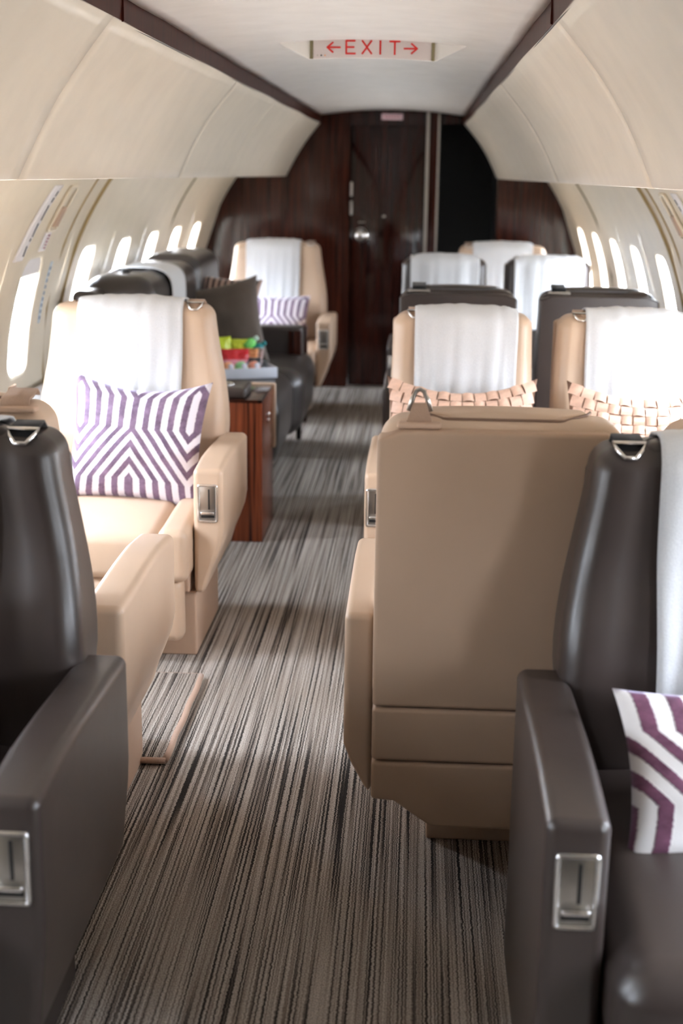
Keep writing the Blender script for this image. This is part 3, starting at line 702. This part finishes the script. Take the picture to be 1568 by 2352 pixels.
        if latch is None or s in latch:
            cx = s*(ao-at_/2)
            hwp = 0.0265 if sg else 0.021
            pl_ = tube('latch_frame', [(cx+u, -0.5035, 0.475+v) for u, v in rrect(hwp, 0.053, 0.004, 3)], 0.0042, CHROME, root, closed=True, sides=6, key=tn+'lf%d' % s)
            rbox('latch_plate', (cx, -0.501, 0.475), (hwp-0.002, 0.0022, 0.051), 0.001, PEWTER, pl_, 1, key=tn+'lp%d' % s)
            rbox('slot', (cx+0.004, -0.5035, 0.487), (0.0026, 0.0014, 0.030), 0.001, BLACK, pl_, 1, key=tn+'ls%d' % s)
            rbox('lever', (cx, -0.508, 0.447), (hwp-0.007, 0.0055, 0.0042), 0.003, CHROME, pl_, 2, key=tn+'lv%d' % s)
            rbox('slot', (cx, -0.5035, 0.436), (hwp-0.007, 0.0014, 0.004), 0.001, BLACK, pl_, 1, key=tn+'lw%d' % s)
    # shoulder-belt exit: plate, webbing, metal loop
    bx = aisle*(0.150 if not sg else 0.205)
    pz = dz+(0.008 if (belt == 'up' and not sg) else 0)
    if belt == 'up':          # loop standing up out of its plate
        pb = rbox('belt_plate', (bx, 0.163, 0.982+pz), (0.039, 0.013, 0.0055), 0.005, PLINTH_T if not dark else PEWTER, root, 3)
        vs = [(bx-0.024, 0.155, 0.984+pz), (bx+0.024, 0.155, 0.984+pz), (bx+0.012, 0.150, 1.020+pz), (bx-0.012, 0.150, 1.020+pz)]
        vs += [(x, y+0.006, z) for x, y, z in vs]
        from_pd('webbing', vs, [(0, 1, 2, 3), (4, 7, 6, 5), (0, 4, 5, 1), (1, 5, 6, 2), (2, 6, 7, 3), (3, 7, 4, 0)], ST, pb, smooth=False)
        tube('belt_loop', [(bx-0.020, 0.152, 1.005+pz), (bx-0.013, 0.150, 1.028+pz), (bx-0.007, 0.149, 1.040+pz), (bx, 0.149, 1.044+pz), (bx+0.007, 0.149, 1.040+pz), (bx+0.013, 0.150, 1.028+pz), (bx+0.020, 0.152, 1.005+pz)], 0.0042, PEWTER, pb, sides=8)
    elif belt == 'fold':      # webbing folded forward over the top
        pb = rbox('belt_plate', (bx, 0.150, 0.990+pz), (0.042, 0.016, 0.0055), 0.005, PLINTH_T if not dark else PEWTER, root, 3)
        vs = []; path = [(0.152, 0.992), (0.140, 1.010), (0.115, 1.020+pz), (0.085, 1.018), (0.070, 1.008)]
        for y, z in path:
            for s in (-1, 1): vs.append((bx+s*0.026, y, z+pz))
        fs = [(2*i, 2*i+1, 2*i+3, 2*i+2) for i in range(4)]
        o = from_pd('webbing', vs, fs, ST, pb); md = o.modifiers.new('t', 'SOLIDIFY'); md.thickness = 0.006
    else:                     # ring: webbing over the top with a metal ring resting on the front edge
        vs = []; path = [(0.150, 0.985), (0.142, 1.003+pz), (0.10, 1.010), (0.062, 1.006), (0.046, 0.992)]
        for y, z in path:
            for s in (-1, 1): vs.append((bx+s*0.024, y, z+pz))
        fs = [(2*i, 2*i+1, 2*i+3, 2*i+2) for i in range(4)]
        o = from_pd('webbing', vs, fs, ST, root); md = o.modifiers.new('t', 'SOLIDIFY'); md.thickness = 0.005
        tube('belt_loop', [(bx-0.027, 0.052, 1.003+pz), (bx-0.020, 0.040, 0.993+pz), (bx-0.009, 0.031, 0.982+pz), (bx+0.009, 0.031, 0.982+pz), (bx+0.020, 0.040, 0.993+pz), (bx+0.027, 0.052, 1.003+pz)], 0.0038, CHROME, o, closed=True, sides=8)
    return root
def dim(root, nm_):   # mesh of a named part
    for c in root.children:
        if c.name.split('.')[0] == nm_: return c
def towel(seat, label, cx=0.0, width=0.35, front_z=0.62, seed=0, group='white towels over the headrests'):
    """white cloth laid over the top of a backrest, following its surface"""
    rnd = random.Random(seed)
    trees = []
    for nm_ in ('backrest', 'headrest', 'back_shell'):
        c = dim(seat, nm_)
        if c: trees.append(BVHTree.FromPolygons([v.co for v in c.data.vertices], [p.vertices for p in c.data.polygons]))
    for c in seat.children:
        if c.name.startswith('back_panel'): trees.append(BVHTree.FromPolygons([v.co for v in c.data.vertices], [p.vertices for p in c.data.polygons]))
    def cast(o, d):
        best = None
        for t in trees:
            h = t.ray_cast(o, d, 2.0)
            if h[0] is not None and (best is None or h[3] < best[1]): best = (h[0], h[3])
        return best[0] if best else None
    ph = [rnd.uniform(0, 6.28) for _ in range(5)]
    nx_ = 36; cols = []
    for i in range(nx_+1):
        x = cx+(-0.5+i/nx_)*width; col = []; xw = (i/nx_)
        def wr(depth): return 1.7*depth*(0.0030*math.sin(xw*13+ph[0])+0.0022*math.sin(xw*29+ph[1]+depth*1.2)+0.0045*math.exp(-((xw-0.17)/0.022)**2)+0.003*math.exp(-((xw-0.86)/0.02)**2))
        nf = 22
        for j in range(nf+1):
            z = front_z+(0.90-front_z)*j/nf
            zz = z+0.006*math.sin(xw*9+ph[2])*(1-j/nf)
            h = cast(Vector((x, -0.6, z)), Vector((0, 1, 0)))
            yv = h.y if h else 0.0
            dp = (1-j/nf)
            col.append([x*(1-0.03*dp)+cx*0.03*dp, yv-0.008-0.004*dp-abs(wr(0.4+dp)), zz])
        # hang: the cloth never re-enters a hollow
        m_ = col[-1][1]
        for j in range(nf-1, -1, -1): m_ = min(m_+0.0025, col[j][1]); col[j][1] = m_
        for j in range(1, 16):
            a = PI*j/16; o_ = Vector((x, 0.095-0.35*math.cos(a), 0.90+0.35*math.sin(a)))
            h = cast(o_, (Vector((x, 0.095, 0.90))-o_).normalized())
            if h is None: continue
            d_ = (o_-h).normalized(); q = h+d_*(0.008+abs(wr(0.35))); col.append([q.x, q.y, q.z])
        for j in range(9):
            z = 0.90-0.02*j; h = cast(Vector((x, 0.8, z)), Vector((0, -1, 0)))
            if h: col.append([x, h.y+0.009, z])
        cols.append(col)
    n = min(len(c) for c in cols); vs = [p for c in cols for p in c[:n]]; fs = []
    for i in range(nx_):
        for j in range(n-1): a = i*n+j; fs.append((a, a+1, a+n+1, a+n))
    o = from_pd('towel', vs, fs, TOWEL)
    md = o.modifiers.new('t', 'SOLIDIFY'); md.thickness = 0.004; md.offset = 0
    ref = Vector((cx, 0.05, 0.99)); o.data.transform(Matrix.Translation(-ref))
    o.matrix_world = Matrix.Translation(seat.location) @ Matrix.Rotation(seat.rotation_euler.z, 4, 'Z') @ Matrix.Translation(ref)
    tag(o, label, 'towel', group); return o

# front row, dark single seats facing the camera
L1 = make_seat('cabin_seat', 'single', True, (-0.672, 2.08, 0), False, 'dark brown leather seat cut by the left edge of the frame, nearest on the left', 1, nm_front=True, belt='ring')
R1 = make_seat('cabin_seat', 'single', True, (0.750, 2.08, 0), False, 'dark brown leather seat facing the camera, cut by the right edge of the frame', -1, nm_front=True, arm_bottom=0.012, belt='ring')
# tan seats with their backs to the camera
L2 = make_seat('cabin_seat', 'single', False, (-0.735, 2.44, 0), True, 'tan leather seat on the left seen from behind, belt strap folded over its top', -1, belt='fold')
R2a = make_seat('cabin_seat', 'pair', False, (0.350, 2.45, 0), True, 'large tan leather seat back beside the aisle, metal belt loop standing on top', 1, belt='up')
R2b = make_seat('cabin_seat', 'pair', False, (0.860, 2.45, 0), True, 'tan seat back mostly hidden behind the near dark seat at the right edge', 1, arms=(-1,), belt='fold')
# tan seats facing the camera
L3 = make_seat('cabin_seat', 'single', False, (-0.722, 4.12, 0), False, 'tan leather seat on the left facing the camera with the purple maze pillow on it', 1, belt='ring')
R3a = make_seat('cabin_seat', 'pair', False, (0.338, 4.12, 0), False, 'tan leather aisle seat facing the camera behind the large seat back on the right', -1, belt='ring')
R3b = make_seat('cabin_seat', 'pair', False, (0.858, 4.12, 0), False, 'tan leather window seat facing the camera in the right-hand pair', -1, arms=(1,), belt='ring')
R4a = make_seat('cabin_seat', 'pair', True, (0.347, 5.20, 0), True, 'dark leather aisle seat seen from behind, beyond the tan pair on the right', 1, belt='fold')
R4b = make_seat('cabin_seat', 'pair', True, (0.878, 5.20, 0), True, 'dark leather window seat seen from behind, beyond the tan pair on the right', 1, arms=(-1,), belt='fold')
R5a = make_seat('cabin_seat', 'pair', True, (0.332, 6.92, 0), False, 'dark leather aisle seat facing the camera in the far right-hand pair', -1, belt='ring')
R5b = make_seat('cabin_seat', 'pair', True, (0.872, 6.92, 0), False, 'dark leather window seat facing the camera in the far right-hand pair', -1, arms=(1,), belt='ring')
R6 = make_seat('cabin_seat', 'single', False, (0.700, 8.05, 0), False, 'farthest tan seat on the right against the dark wooden bulkhead', -1, belt='ring')
L4 = make_seat('cabin_seat', 'single', False, (-0.665, 7.98, 0), False, 'far tan leather seat on the left beyond the dark sofa, facing the camera', 1, belt='ring')
towel(L1, 'white towel on the dark seat at the left edge, only a sliver showing', -0.02, 0.36, 0.55, 1)
towel(R1, 'white towel hanging down the dark seat at the right edge', 0.02, 0.35, 0.56, 2)
towel(L3, 'white towel over the tan seat behind the purple maze pillow', 0.0, 0.34, 0.62, 3)
towel(R3a, 'white towel over the tan aisle seat, above the left woven leather pillow', 0.01, 0.325, 0.66, 4)
towel(R3b, 'bright white towel over the tan window seat, above the right woven pillow', 0.03, 0.335, 0.66, 5)
towel(R5a, 'white towel over the dark aisle seat in the far pair', 0.0, 0.36, 0.62, 6)
towel(R5b, 'white towel over the dark window seat in the far pair', 0.0, 0.36, 0.62, 7)
towel(R6, 'white towel over the farthest tan seat on the right', 0.0, 0.36, 0.62, 8)
towel(L4, 'white towel over the far tan seat on the left beyond the sofa', -0.02, 0.33, 0.56, 9)

# ------------------------------------------------------------------ pillows
def pillow(name, label, size, thick, m, loc, rot, cat='pillow', pinch=0.07, seed=0, group=None, build=True, sag=0.0):
    hx, hz = size[0]/2, size[1]/2; n = 28; vs = []; uv = []; fs = []; grid = {}
    def P(u, v, s):
        e = 1-min(1.0, max(abs(u), abs(v)))
        k_ = (max(0, 1-u**2)*max(0, 1-v**2))**0.42
        x = hx*u*(1-pinch*2*(1-v*v)); z = hz*v*(1-pinch*2*(1-u*u))
        if v > 0: z -= sag*hz*v*(1-u*u)
        cr = 0.010*noise.noise(Vector((u*2.1+seed, v*2.3, s*1.7)))+0.004*noise.noise(Vector((u*6+seed, v*5, s*3)))
        return (x, s*(thick/2*k_+cr*k_), z)
    for s in (-1, 1):
        for i in range(n+1):
            for j in range(n+1):
                u, v = -1+2*i/n, -1+2*j/n
                u = math.copysign(abs(u)**0.85, u); v = math.copysign(abs(v)**0.85, v)
                edge = i in (0, n) or j in (0, n); key = (0 if edge else s, i, j)
                if key not in grid: grid[key] = len(vs); vs.append(P(u, v, s)); uv.append(((u+1)/2, (v+1)/2))
        for i in range(n):
            for j in range(n):
                q = []
                for a, b_ in ((i, j), (i+1, j), (i+1, j+1), (i, j+1)):
                    e_ = a in (0, n) or b_ in (0, n); q.append(grid[(0 if e_ else s, a, b_)])
                if s > 0: q.reverse()
                fs.append(q)
    o = from_pd(name, vs, fs, m, uvs=uv, fix=False)
    o.location = loc; o.rotation_euler = rot; tag(o, label, cat, group); o['P'] = 0; del o['P']
    return o, P
pillow('throw_pillow', 'square purple and white maze-patterned velvet pillow on the left tan seat', (0.445, 0.40), 0.14, PURPLE, (-0.668, 3.945, 0.588), (math.radians(-16), math.radians(3), math.radians(-4)), pinch=0.05, seed=1, sag=0.13)
pillow('throw_pillow', 'plum and white maze-patterned pillow on the dark seat at the right edge', (0.40, 0.27), 0.12, PURPLE2, (0.715, 1.865, 0.515), (math.radians(-34), 0, math.radians(4)), pinch=0.05, seed=2)
pillow('throw_pillow', 'plum and white pillow cut off by the left edge on the near dark seat', (0.36, 0.34), 0.12, PURPLE2, (-0.70, 1.90, 0.575), (math.radians(-26), 0, math.radians(-4)), pinch=0.05, seed=3)
pillow('throw_pillow', 'small maze-patterned pillow on the far tan seat beyond the sofa', (0.44, 0.34), 0.13, PURPLE, (-0.665, 7.80, 0.530), (math.radians(-20), 0, math.radians(-3)), pinch=0.05, seed=4)
def woven(label, loc, rot, seed):
    o, P = pillow('woven_pillow', label, (0.46, 0.38), 0.13, WOVEN_UNDER, loc, rot, pinch=0.035, seed=seed, sag=0.20)
    nx_, nz_ = 12, 10; rnd = random.Random(seed)
    if 'sq0' not in MC:
        for kk in (0, 1):
            vs = []; fs = []
            for i in range(4):
                for j in range(4):
                    u, v = -1+2*i/3, -1+2*j/3; t = (u if kk else v)
                    vs.append((u*0.5, -0.16*(1-t*t)-0.02, v*0.5))
            for i in range(3):
                for j in range(3): a = i*4+j; fs.append((a, a+4, a+5, a+1))
            me = bpy.data.meshes.new('woven_square'); me.from_pydata(vs, [], fs); me.materials.append(WOVEN)
            for p in me.polygons: p.use_smooth = True
            MC['sq%d' % kk] = me
    for i in range(nx_):
        for j in range(nz_):
            u0, v0 = -0.985+1.97*(i+0.5)/nx_, -0.985+1.97*(j+0.5)/nz_
            e = 0.06
            du = (Vector(P(min(1, u0+e), v0, -1))-Vector(P(max(-1, u0-e), v0, -1))); dv = (Vector(P(u0, min(1, v0+e), -1))-Vector(P(u0, max(-1, v0-e), -1)))
            su = du.length/(min(1, u0+e)-max(-1, u0-e))*1.97/nx_*0.93; sv = dv.length/(min(1, v0+e)-max(-1, v0-e))*1.97/nz_*0.93
            X = du.normalized(); Z = (dv-X*dv.dot(X)).normalized(); Yv = Z.cross(X)
            q = mesh_obj('woven_square', MC['sq%d' % ((i+j) % 2)], None, o)
            c = Vector(P(u0, v0, -1))-Yv*0.001*0
            mt = Matrix((X*su, Yv*0.030, Z*sv)).transposed().to_4x4(); mt.translation = c
            q.matrix_local = mt
    return o
woven('blush woven leather pillow on the tan aisle seat in the right-hand pair', (0.335, 3.955, 0.615), (math.radians(-15), 0, 0), 5)
woven('blush woven leather pillow on the tan window seat in the right-hand pair', (0.880, 3.945, 0.610), (math.radians(-15), math.radians(1), math.radians(2)), 6)

# ------------------------------------------------------------------ sofa along the left wall
sf = empty('sofa', (-0.78, 6.1, 0)); tag(sf, 'long charcoal leather sofa along the left wall facing the aisle', 'sofa')
def sb(nm, x0, x1, y0, y1, z0, z1, r, m=DARK2, k=4, n=(3, 6, 3), fn=None, par=None):
    lx, ly = -0.78, 6.1
    return rbox(nm, ((x0+x1)/2-lx, (y0+y1)/2-ly, (z0+z1)/2), (abs(x1-x0)/2, (y1-y0)/2, (z1-z0)/2), r, m, par or sf, k, n, fn)
sb('base', -1.00, -0.47, 5.42, 6.96, 0.08, 0.28, 0.02, PLINTH_D, 2, (1, 1, 1))
for a, b_ in ((5.42, 6.215), (6.225, 7.02)):
    sb('seat_cushion', -1.06, -0.37+(0.02 if a > 6 else -0.02), a, b_, 0.14, 0.482, 0.10, n=(6, 8, 4), k=6, fn=lambda x, y, z: (x+(0.05*(z-0.30) if x > 0.2 else 0), y, z))
for a, b_, zt in ((5.20, 6.30, 0.99), (6.34, 7.02, 1.01)):
    sb('backrest', -1.155, -0.86, a, b_, 0.40, zt, 0.085, n=(3, 8, 4), k=6)
sb('armrest', -0.98, -0.40, 6.78, 6.90, 0.40, 0.625, 0.02)
sb('wood_side', -0.98, -0.385, 6.905, 6.945, 0.10, 0.615, 0.006, WOOD_B, 2, (1, 1, 1))
sb('wood_side', -0.470, -0.405, 6.765, 6.90, 0.40, 0.606, 0.006, WOOD_B, 2, (1, 1, 1))
sb('end_cap', -1.15, -1.05, 5.04, 5.22, 0.45, 0.945, 0.03)
for yy in (5.5, 6.94):
    rbox('leg', (-0.43+0.78, yy-6.1, 0.075), (0.014, 0.014, 0.075), 0.004, BLACK, sf, 2)
rbox('belt_fitting', (-1.02+0.78, 5.45-6.1, 0.995), (0.016, 0.02, 0.009), 0.006, BLACK, sf, 2)
# towel arched over the sofa back
vs = []; fs = []; pr = []
cxx, hwid = -0.995, 0.135
for j in range(33):
    a = math.radians(-10+200*j/32); ca, sa = math.cos(a), math.sin(a)
    e = 2/3.4; pr.append((cxx+(hwid+0.012)*math.copysign(abs(ca)**e, ca), 0.88+0.122*math.copysign(abs(sa)**e, sa)))
pr = [(cxx+hwid+0.016, z) for z in (0.58, 0.64, 0.70, 0.76, 0.82)]+pr[0+1:-1]+[(cxx-hwid-0.013, 0.82), (cxx-hwid-0.013, 0.78)]
ny_ = 14
for i in range(ny_+1):
    y = 5.56+0.32*i/ny_
    for j, (x, z) in enumerate(pr):
        f_ = 0.003*math.sin(i*0.9)*(1 if j < 10 else 0.3); vs.append((x+abs(f_), y, z+abs(f_)))
n = len(pr)
for i in range(ny_):
    for j in range(n-1): a = i*n+j; fs.append((a, a+1, a+n+1, a+n))
o = from_pd('towel', vs, fs, TOWEL); md = o.modifiers.new('t', 'SOLIDIFY'); md.thickness = 0.004; md.offset = 0
o.data.transform(Matrix.Translation((0.99, -5.72, -1.0))); o.location = (-0.99, 5.72, 1.0); tag(o, 'white towel arched over the back of the dark sofa', 'towel', 'white towels over the headrests')
pillow('throw_pillow', 'large plain grey-brown pillow standing on the dark sofa', (0.40, 0.43), 0.15, GREYC, (-0.735, 6.27, 0.680), (math.radians(-18), math.radians(-13), math.radians(-6)), pinch=0.045, seed=9)
pillow('throw_pillow', 'brown and pink striped pillow behind the grey-brown one on the sofa', (0.40, 0.43), 0.13, STRIPEC, (-0.80, 6.49, 0.700), (math.radians(-18), math.radians(6), math.radians(-5)), pinch=0.05, seed=10)

# ------------------------------------------------------------------ cabinet between seat and sofa
cb = empty('side_cabinet', (-0.60, 5.08, 0)); tag(cb, 'striped dark-red wooden side cabinet between the tan seat and the sofa', 'cabinet')
rbox('body', (0, 0, 0.275), (0.212, 0.195, 0.275), 0.004, WOOD_C, cb, 2)
rbox('top', (0, 0, 0.555), (0.213, 0.197, 0.006), 0.002, WOOD_B, cb, 2)
rbox('tan_panel', (0.0, 0.212, 0.43), (0.222, 0.014, 0.135), 0.008, TAN, cb, 2)
tag(cb.children[-1], 'tan leather-covered end panel', None)
lathe('push_catch', [(0, 0), (0.008, 0), (0.009, 0.003), (0.005, 0.006), (0, 0.006)], CHROME, cb, 'X', 12, (0.212, 0.02, 0.47))
lathe('push_catch', [(0, 0), (0.008, 0), (0.009, 0.003), (0.005, 0.006), (0, 0.006)], CHROME, cb, 'X', 12, (0.212, 0.02, 0.445))
pd_ = empty('console_pad', (-0.60, 4.985, 0.561)); tag(pd_, 'dark leather console pad with a chrome-rimmed cup well on the wooden cabinet', 'console')
rbox('pad', (0, 0, 0.022), (0.15, 0.10, 0.022), 0.016, DARK, pd_, 4)
lathe('cup_well', [(0.030, 0.046), (0.038, 0.049), (0.042, 0.046), (0.042, 0.043), (0.0, 0.0435)], CHROME, pd_, 'Z', 28, (0.055, -0.01, 0))
# dark ledge along the window wall behind the left seat
lg = empty('side_ledge', (-1.12, 4.60, 0)); tag(lg, 'dark wooden ledge along the left wall behind the tan seat', 'ledge')
rbox('ledge_top', (0, 0, 0.60), (0.09, 0.41, 0.02), 0.008, DARK2, lg, 2); rbox('ledge_front', (0.075, 0, 0.29), (0.012, 0.40, 0.29), 0.003, WOOD_D, lg, 1)
rbox('ledge_end', (0.0, -0.395, 0.435), (0.07, 0.012, 0.142), 0.003, WOOD_D, lg, 1)

# ------------------------------------------------------------------ snack tray on the sofa
ty = empty('snack_tray', (-0.635, 6.00, 0.484), math.radians(22)); tag(ty, 'pale grey open tray of snacks standing on the sofa', 'tray')
TG = plain('pale_grey_card', (0.62, 0.66, 0.74), 0.5)
tw, tl, th = 0.160, 0.11, 0.048
rbox('tray_floor', (0, 0, 0.003), (tw, tl, 0.003), 0.001, TG, ty, 1)
for s in (-1, 1):
    rbox('tray_side', (0, s*tl, th/2), (tw+0.003, 0.003, th/2), 0.0015, TG, ty, 1)
    rbox('tray_side', (s*tw, 0, th/2), (0.003, tl-0.003, th/2), 0.0015, TG, ty, 1)
TM = Matrix.Translation(ty.location) @ Matrix.Rotation(math.radians(22), 4, 'Z')
def packet(label, p, size, col, tilt, yaw_, band=None, seed=0, cat='packet', group=None):
    m = plain('foil_'+str(seed), col, 0.3)
    o, P = pillow('snack_packet', label, size, 0.026, m, (0, 0, 0), (0, 0, 0), cat=cat, pinch=0.012, seed=seed, group=group)
    o.matrix_world = TM @ Matrix.Translation(p) @ Matrix.Rotation(yaw_, 4, 'Z') @ Matrix.Rotation(tilt, 4, 'X')
    if band:
        bm_ = plain('band_'+str(seed), band, 0.35); vs = []; fs = []
        for i in range(13):
            for j in range(5):
                u, v = -0.92+1.84*i/12, -0.75+0.7*j/4; q = P(u, v, -1); vs.append((q[0], q[1]-0.0025, q[2]))
        for i in range(12):
            for j in range(4): a = i*5+j; fs.append((a, a+5, a+6, a+1))
        from_pd('printed_panel', vs, fs, bm_, o)
    return o
packet('lime green snack packet with white lower half at the tray back, left', (-0.055, 0.062, 0.098), (0.10, 0.15), (0.55, 0.68, 0.03), -0.15, 0.2, (0.8, 0.82, 0.82), 21)
packet('lime green snack packet with white lower half, right of its twin', (0.040, 0.075, 0.090), (0.10, 0.14), (0.55, 0.66, 0.04), -0.2, -0.15, (0.62, 0.68, 0.70), 22)
packet('glossy red snack bag in the middle of the tray', (-0.005, 0.008, 0.072), (0.135, 0.105), (0.60, 0.015, 0.025), -0.35, -0.05, (0.72, 0.30, 0.38), 23)
packet('dark red snack bag half hidden at the left of the tray', (-0.108, -0.004, 0.070), (0.07, 0.10), (0.42, 0.01, 0.02), -0.3, 0.3, None, 24)
packet('orange wrapper leaning on the right of the red bag', (0.080, 0.030, 0.075), (0.055, 0.09), (0.85, 0.38, 0.16), -0.3, -0.6, None, 25, 'wrapper')
packet('pale pink and brown wrapper upright at the right end of the tray', (0.112, 0.045, 0.070), (0.05, 0.10), (0.40, 0.28, 0.27), -0.3, -0.8, (0.55, 0.62, 0.66), 26, 'wrapper')
packet('dark grey and blue wrapper between the orange one and the cups', (0.075, -0.015, 0.055), (0.07, 0.06), (0.06, 0.06, 0.07), -0.6, -0.4, (0.30, 0.45, 0.60), 27, 'wrapper')
def bottle(label, p, col, capc, seed):
    r = empty('squeeze_bottle'); tag(r, label, 'bottle')
    r.matrix_world = TM @ Matrix.Translation(p) @ Matrix.Rotation(math.radians(50), 4, 'Y')
    lathe('bottle_body', [(0, 0), (0.020, 0.001), (0.023, 0.008), (0.023, 0.045), (0.015, 0.055), (0.010, 0.058), (0, 0.058)], plain('green_gel%d' % seed, col, 0.25), r, 'Z', 20)
    lathe('cap', [(0, 0.058), (0.011, 0.058), (0.011, 0.076), (0.009, 0.079), (0, 0.079)], plain('cap%d' % seed, capc, 0.3), r, 'Z', 16)
bottle('bright green bottle with a pale cap lying on top of the snacks', (0.060, 0.078, 0.115), (0.20, 0.72, 0.16), (0.70, 0.92, 0.85), 1)
bottle('teal capped tube lying behind the wrappers at the tray\'s right end', (0.100, 0.085, 0.090), (0.03, 0.25, 0.27), (0.02, 0.22, 0.24), 2)
for i, (x, col, cn) in enumerate(((-0.062, (0.90, 0.42, 0.22), 'orange'), (0.0, (0.33, 0.75, 0.36), 'green'), (0.060, (0.92, 0.38, 0.28), 'coral'))):
    r = empty('round_snack_cup'); tag(r, 'round %s snack cup with a pale label in the front row of the tray' % cn, 'cup')
    r.matrix_world = TM @ Matrix.Translation((x, -0.076, 0.046)) @ Matrix.Rotation(math.radians(-25), 4, 'X')
    lathe('cup', [(0, -0.028)]+[(0.030*math.cos(a), 0.028*math.sin(a)) for a in [-1.2+2.4*q/10 for q in range(11)]]+[(0, 0.028)], plain('cup_'+cn, col, 0.35), r, 'Y', 24)
    lathe('label', [(0, -0.0295), (0.012, -0.0285), (0.0135, -0.0265), (0, -0.026)], plain('lab_'+cn, (0.72, 0.72, 0.82), 0.4), r, 'Y', 18, (0.009, 0, 0.0))

# ------------------------------------------------------------------ carpet hatch mat by the left seats
mt = empty('carpet_mat', (-0.56, 3.17, 0)); tag(mt, 'striped carpet mat with a raised tan bound edge on the aisle floor', 'mat')
o = rbox('mat_pile', (0, 0, 0.011), (0.165, 0.275, 0.010), 0.003, CARPET, mt, 1)
tube('bound_edge', [(0.168+0.002*math.sin(q*1.1), -0.275+0.55*q/16, 0.013) for q in range(17)], 0.0095, BIND, mt, sides=8)
tube('bound_edge', [(-0.17+0.34*q/10, -0.278, 0.012) for q in range(11)], 0.0085, BIND, mt, sides=8)
tube('bound_edge', [(-0.17+0.34*q/10, 0.278, 0.012) for q in range(11)], 0.0075, BIND, mt, sides=8)
